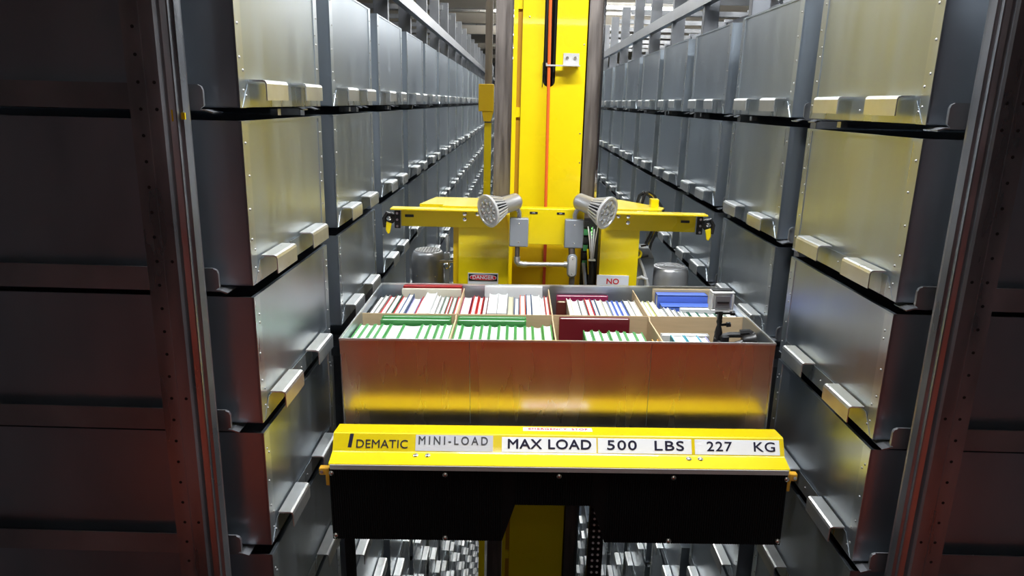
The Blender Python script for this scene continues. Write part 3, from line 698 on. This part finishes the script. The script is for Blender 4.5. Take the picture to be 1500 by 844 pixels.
# ------------------------------------------------------------------ upper frame of the crane: arms, plate, columns
AY = 2.72
t = thing('arm_frame', 'yellow cross arm frame in front of the mast with danger sign', 'frame', (.12, AY, -.80))
def arm(x0, x1, z, lab, boltx, labx, s):
    b = MB().box(x0, x1, AY-.055, AY+.004, z-.006, z)
    xa = x0+(.032 if s < 0 else 0); xb = x1-(0 if s < 0 else .032)
    b.box(xa, xb, AY-.002, AY+.004, z-.076, z-.006)
    a = b.build('arm', YEL, t, lab, bevel=.001)
    for x, zz in boltx: MB().lathe((x, AY-.002, zz), (0, -1, 0), [(0, .0085), (.002, .0085), (.0025, .006), (.007, .006), (.008, .004)], 6).build('bolt', CHROME, a)
    p = MB().box(labx-.017, labx+.017, AY-.0035, AY-.002, z-.040, z-.030).build('label_plate', BLKP, a)
    return a
arm(-.483, -.040, -.401, 'left yellow arm with top flange', [(-.203, -.423), (-.203, -.444), (-.153, -.423)], -.418, -1)
arm(.345, .724, -.397, 'right yellow arm with top flange', [(.430, -.417), (.430, -.441), (.392, -.417)], .651, 1)
# side boxes
MB().box(-.227, -.030, AY+.006, AY+.20, -1.1, -.425).build('column', YEL, t, 'left yellow column')
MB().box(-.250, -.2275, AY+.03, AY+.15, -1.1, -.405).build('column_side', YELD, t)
MB().box(.330, .462, AY+.006, AY+.20, -1.1, -.41).build('column', YEL, t, 'right yellow column')
MB().box(.462, .480, AY+.006, AY+.012, -1.1, -.41).build('column_side', YEL, t)
MB().ext([(-.385, AY+.05), (-.345, AY+.27), (-.04, AY+.27), (-.04, AY+.05)], 'z', -.402, -.396).box(-.385, -.20, AY+.05, AY+.054, -.415, -.402).build('top_plate', YEL, t)
MB().box(-.29, -.10, AY+.006, AY+.05, -.4005, -.395).build('top_plate', YEL, t)
MB().ext([(.34, AY+.02), (.56, AY+.02), (.585, AY+.09), (.44, AY+.30), (.34, AY+.30)], 'z', -.398, -.393).build('top_plate', YEL, t)
MB().box(.53, .56, AY+.08, AY+.12, -.393, -.36).build('bracket', YEL, t)
# middle plate with folded top
cpn = MB().box(-.028, .256, 2.675, 2.681, -.528, -.390).box(-.028, .256, 2.681, 2.73, -.3955, -.390).build('cross_plate', YEL, t, bevel=.002)
for x, s_ in ((.063, 'ON'), (.166, 'OFF')):
    p = MB().box(x-.015, x+.015, 2.6735, 2.675, -.410, -.402).build('label_plate', BLKP, t)
    text(s_, p, SIGNW, .007, Matrix.Translation(Vector((x-.12, 2.6732-AY, -.406+.80))) @ Matrix.Rotation(PI/2, 4, 'X'), extr=.0001, align='CENTER')
# lower mast cover seen between the columns (orange-yellow)
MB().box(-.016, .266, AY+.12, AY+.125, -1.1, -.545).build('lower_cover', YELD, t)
MB().box(.112, .124, AY+.112, AY+.118, -1.1, -.5).build('cable', mat('cable_red', (.50, .05, .02), .5), t)
# signs
dg = MB().box(-.189, -.069, AY+.001, AY+.0055, -.76, -.659).build('sign', SIGNW, t, 'white sign headed DANGER in a red oval on black')
MB().box(-.186, -.072, AY-.0006, AY+.0008, -.690, -.662).build('sign_header', BLKP, dg)
def oval(cx, cz, a, bb, y0, y1):
    pts = [(cx+a*(1 if math.cos(q) > 0 else -1)*min(1, abs(math.cos(q))**.6), cz+bb*(1 if math.sin(q) > 0 else -1)*abs(math.sin(q))**.8) for q in [i*2*PI/32 for i in range(32)]]
    return MB().ext(pts, 'y', y0, y1)
oval(-.129, -.676, .053, .0115, AY-.0016, AY-.0007).build('oval_edge', SIGNW, dg)
oval(-.129, -.676, .051, .0100, AY-.0026, AY-.0017).build('oval', INKR, dg)
text('DANGER', dg, SIGNW, .020, Matrix.Translation(Vector((-.129-.12, AY-.003-AY, -.676+.80))) @ Matrix.Rotation(PI/2, 4, 'X'), extr=.0002, bold=.0004, sx=1.05, align='CENTER')
no = MB().box(.322, .448, AY-.001, AY+.0055, -.76, -.654).build('sign', SIGNW, t, 'white sign with red NO')
text('NO', no, INKR, .031, Matrix.Translation(Vector((.385-.12, -.0018, -.679+.80))) @ Matrix.Rotation(PI/2, 4, 'X'), extr=.0002, bold=.0006, sx=1.05, align='CENTER')
# guide rollers at the arm tips
def roller(x, z, s, lab):
    t = thing('guide_roller', lab, 'roller', (x, AY, z-.03))
    MB().box(x-s*.020, x+s*.003, AY-.012, AY-.004, z-.040, z+.030).build('mount_block', BLKP, t, bevel=.002)
    for q in (-.03, -.005, .02): MB().cyl((x-s*.009, AY-.012, z+q), (x-s*.009, AY-.020, z+q), .005, n=6).build('bolt', CHROME, t)
    MB().lathe((x+s*.022, AY-.004, z), (0, -1, 0), [(0, .020), (.004, .024), (.010, .024), (.014, .018), (.016, .010)], 18).build('wheel', BLKP, t)
    MB().lathe((x+s*.022, AY-.020, z), (0, -1, 0), [(0, .010), (.004, .009), (.006, .004)], 12).build('hub', CHROME, t)
    MB().tube([(x+s*.010, AY-.015, z+.012), (x+s*.03, AY-.02, z+.022), (x+s*.043, AY-.02, z+.0), (x+s*.040, AY-.018, z-.035)], .006, 8).build('lever', BLKP, t)
    MB().ext([(x+s*.012, z-.020), (x+s*.032, z-.012), (x+s*.036, z-.045), (x+s*.028, z-.062), (x+s*.020, z-.058)], 'y', AY-.022, AY-.012).build('finger', YEL, t, 'yellow finger', bevel=.002)
roller(-.472, -.445, -1, 'black guide roller with yellow finger at the left arm tip')
roller(.715, -.440, 1, 'black guide roller with yellow finger at the right arm tip')

# ------------------------------------------------------------------ spotlights with junction boxes
def spotlight(bx, face, back, lab):
    t = thing('spotlight', lab, 'spotlight', (bx, 2.64, -.54))
    o = MB().box(bx-.036, bx+.036, 2.645, 2.674, -.534, -.424).build('junction_box', GREYB, t, bevel=.004)
    for z in (-.445, -.515): MB().rivet((bx, 2.645, z), (0, -1, 0), .003, .001).build('screw', SCREW, o)
    back = Vector(back); face = Vector(face); d = (face-back).normalized(); Ln = (face-back).length
    neck = back + d*.012
    MB().tube([(bx, 2.655, -.424), (bx, 2.655, -.405), (bx*.5+neck.x*.5, 2.655, -.392), (neck.x, neck.y+.005, neck.z-.028)], .0085, 10).build('knuckle', CONDUIT, t)
    MB().lathe((neck.x-.008, neck.y, neck.z-.026), (1, 0, 0), [(0, .009), (.004, .012), (.012, .012), (.016, .009)], 12).build('swivel', CONDUIT, t)
    MB().lathe(back, d, [(0, .010), (.003, .024), (.012, .031), (Ln*.55, .033), (Ln*.57, .034)], 28).build('socket_shell', SHELL, t)
    # finned heat sink
    u = d.orthogonal().normalized(); v = d.cross(u)
    MB().lathe(back+d*(Ln*.56), d, [(0, .028), (Ln*.40, .044)], 20).build('sink_core', DARKHOLE, t)
    f = MB(); n = 26; p0 = back+d*(Ln*.57); p1 = back+d*(Ln*.965)
    for i in range(n):
        a = 2*PI*i/n; r = u*math.cos(a)+v*math.sin(a); tn = d.cross(r)*.0018
        q = [p0+r*.026, p0+r*.037, p1+r*.060, p1+r*.042]; b = len(f.v)
        f.v += [tuple(k-tn) for k in q]+[tuple(k+tn) for k in q]
        for w_ in ((0, 1, 2, 3), (7, 6, 5, 4), (0, 4, 5, 1), (1, 5, 6, 2), (2, 6, 7, 3), (3, 7, 4, 0)): f.f.append([b+k for k in w_]); f.m.append(0)
    f.build('cooling_fins', LAMPW, t)['kind'] = 'stuff'
    MB().lathe(p1, d, [(0, .0605), (.008, .0625), (.010, .061), (.0105, .0535), (.006, .052)], 36).build('bezel', LAMPW, t)
    MB().lathe(p1-d*.002, d, [(0, .052), (.007, .0525)], 32).build('reflector', GREYB, t)
    for k in range(9):
        a = 2*PI*k/8; rr = .034 if k < 8 else 0
        c = p1+d*.005+(u*math.cos(a)+v*math.sin(a))*rr
        MB().lathe(c, d, [(0, .0125), (.004, .0118), (.007, .008), (.0078, .003)], 12).build('lens', LENS, t)
spotlight(.008, (-.106, 2.575, -.388), (.006, 2.665, -.358), 'silver LED spotlight on the left junction box, turned left')
spotlight(.218, (.328, 2.575, -.384), (.222, 2.665, -.352), 'silver LED spotlight on the right junction box, turned right')

# ------------------------------------------------------------------ conduit between the boxes
t = thing('conduit', 'galvanised conduit with elbow and oval fitting below the junction boxes', 'conduit', (.1, 2.66, -.75))
def T(*p, r=.0095): return MB().tube(p, r, 12)
T((.004, 2.66, -.534), (.004, 2.66, -.585)).build('pipe', MILL, t)
T((.004, 2.66, -.575), (.004, 2.66, -.592), (.010, 2.66, -.602), (.030, 2.66, -.605), (.042, 2.66, -.604), r=.0125).build('elbow', CONDUIT, t)
T((.030, 2.66, -.604), (.200, 2.66, -.602), r=.0095).build('pipe', CONDUIT, t)
T((.185, 2.66, -.602), (.200, 2.66, -.602), r=.013).build('collar', CONDUIT, t)
T((.212, 2.66, -.534), (.214, 2.66, -.560), r=.013).build('pipe', MILL, t)
T((.218, 2.66, -.640), (.219, 2.66, -.90), r=.011).build('pipe', MILL, t)
ov = [(.216+.019*math.cos(a)*1.0, -.604+.028*(1 if math.sin(a) > 0 else -1 if math.sin(a) < 0 else 0)+.019*math.sin(a)) for a in [i*2*PI/24 for i in range(24)]]
MB().ext(ov, 'y', 2.645, 2.675).build('fitting', GREYB, t, bevel=.004)
ov2 = [(.216+.0145*math.cos(a), -.604+.026*(1 if math.sin(a) > 0 else -1 if math.sin(a) < 0 else 0)+.0145*math.sin(a)) for a in [i*2*PI/24 for i in range(24)]]
MB().ext(ov2, 'y', 2.640, 2.645).build('cover_plate', LAMPW, t, bevel=.002)
MB().rivet((.216, 2.640, -.575), (0, -1, 0), .003, .002).rivet((.216, 2.640, -.633), (0, -1, 0), .003, .002).build('screws', CHROME, t)['kind'] = 'stuff'

# ------------------------------------------------------------------ motors
def motor(cx, cy, r, ztop, grid, lab):
    t = thing('motor', lab, 'motor', (cx, cy, ztop-.35))
    MB().lathe((cx, cy, ztop-.35), (0, 0, 1), [(0, r), (.31, r), (.335, r*.97), (.345, r*.90), (.35, r*.82), (.3502, r*.80)], 40).build('housing', MOTOR, t)
    if grid:
        MB().lathe((cx, cy, ztop), (0, 0, 1), [(0, r*.80), (.001, r*.80)], 32).build('fan_recess', DARKHOLE, t)
        f = MB()
        for i in range(-4, 5):
            q = i*r*.17; hw = math.sqrt(max(0, (r*.80)**2-q*q))
            f.box(cx+q-.0016, cx+q+.0016, cy-hw, cy+hw, ztop+.001, ztop+.004).box(cx-hw, cx+hw, cy+q-.0016, cy+q+.0016, ztop+.001, ztop+.004)
        f.build('fan_grille', LAMPW, t)
    else:
        f = MB()
        for k in (.75, .55, .35): f.lathe((cx, cy, ztop), (0, 0, 1), [(0, r*k), (.002, r*k), (.0025, r*(k-.05)), (.0, r*(k-.06))], 32)
        f.build('cap_ring', MOTOR, t)
    for a in (-2.2, -1.0): MB().rivet((cx+r*math.cos(a), cy+r*math.sin(a), ztop-.10), (math.cos(a), math.sin(a), 0), .005, .004).build('screw', CHROME, t)
    return t
motor(-.373, 2.92, .068, -.613, True, 'grey motor with wire fan grille behind the left end of the carried bin')
motor(.638, 2.86, .078, -.640, False, 'grey motor with smooth ringed cap behind the right end of the bin')

# ------------------------------------------------------------------ wiring and fittings right of the mast
t = thing('control_panel', 'dark terminal strip with green lights and looms right of the mast', 'control panel', (.30, 2.8, -1.0))
MB().box(.262, .329, 2.80, 2.81, -1.0, -.44).build('back_plate', BLKP, t)
for k in range(7): MB().box(.268, .286, 2.785, 2.80, -.475-.032*k, -.452-.032*k).build('terminal_block', GREENPCB if k % 2 else BLKP, t)
for k in range(4): MB().box(.297, .302, 2.778, 2.782, -.482-.012*k, -.476-.012*k).build('status_light', LEDG, t)
for k in range(7):
    x = .282+.0065*k
    MB().tube([(x, 2.775, -.47-.01*(k % 3)), (x+.003*(3-k), 2.765, -.53), (.302+.002*(k-3), 2.755, -.585), (.302, 2.755, -.62)], .0022, 6).build('wire', [ZIPW, INKG, ZIPW, GREYB, ZIPW, INKG, LAMPW][k], t)
MB().tube([(.302, 2.755, -.60), (.304, 2.755, -.66), (.300, 2.76, -.73), (.296, 2.76, -.95)], .013, 10).build('cable_loom', BLKP, t)
MB().box(.288, .316, 2.742, 2.768, -.603, -.599).build('cable_tie', ZIPW, t)
MB().tube([(.285, 2.77, -.56), (.288, 2.76, -.60), (.293, 2.755, -.66)], .004, 8).build('wire', YEL, t, 'yellow wire')
MB().tube([(.272, 2.78, -.62), (.277, 2.765, -.66), (.283, 2.76, -.72), (.280, 2.77, -.95)], .008, 8).build('hose', GREYB, t)
t = thing('valve_box', 'grey metal box with pipes between the right column and motor', 'box', (.51, 2.78, -1.0))
MB().box(.478, .560, 2.80, 2.88, -1.0, -.60).ext([(.478, -.60), (.560, -.60), (.535, -.555), (.490, -.555)], 'y', 2.80, 2.88).build('housing', GREYB, t, bevel=.003)
MB().tube([(.497, 2.79, -.60), (.512, 2.78, -.635), (.535, 2.77, -.70), (.55, 2.77, -.9)], .006, 8).build('pipe', LAMPW, t)
MB().tube([(.485, 2.77, -.72), (.49, 2.765, -.675), (.505, 2.76, -.668), (.525, 2.76, -.675), (.53, 2.77, -.72)], .008, 10).build('hose', LAMPW, t)
MB().tube([(.484+.014*math.cos(a), 2.765, -.575+.016*math.sin(a)) for a in [i*2*PI/16 for i in range(17)]], .005, 8).build('ring_handle', YEL, t, 'yellow ring handle')
MB().cyl((.49, 2.78, -.59), (.53, 2.78, -.583), .005).cyl((.498, 2.78, -.545), (.52, 2.78, -.54), .004).build('stud', BLKP, t)
t = thing('hose_loop', 'pair of black and chrome hoses arching behind the right arm', 'hose', (.55, 2.95, -1.0))
for k, (dx, mt_) in enumerate(((0, BLKP), (.013, CHROME), (.022, BLKP))):
    MB().tube([(.500+dx, 2.96, -.40), (.508+dx, 2.96, -.365), (.525+dx, 2.96, -.350), (.550+dx, 2.96, -.365), (.590+dx, 2.95, -.42), (.585+dx, 2.94, -.47), (.545+dx, 2.93, -.56), (.530+dx, 2.92, -.64)], .0055, 8).build('hose', mt_, t)
MB().cyl((.575, 2.94, -.445), (.620, 2.94, -.475), .005).cyl((.565, 2.93, -.49), (.605, 2.93, -.515), .005).build('clip', ZIPW, t)
t = thing('limit_switch', 'small chrome limit switch beside the left motor', 'switch', (-.28, 2.82, -1.0))
MB().box(-.292, -.272, 2.81, 2.83, -1.0, -.60).build('rod', CONDUIT, t)
MB().cyl((-.310, 2.80, -.632), (-.256, 2.80, -.632), .005).build('pin', CHROME, t)
MB().lathe((-.282, 2.81, -.65), (0, -1, 0), [(0, .014), (.01, .014), (.014, .009)], 14).build('knob', CHROME, t)
MB().box(-.288, -.278, 2.835, 2.85, -1.0, -.53).build('strut', CONDUIT, t)
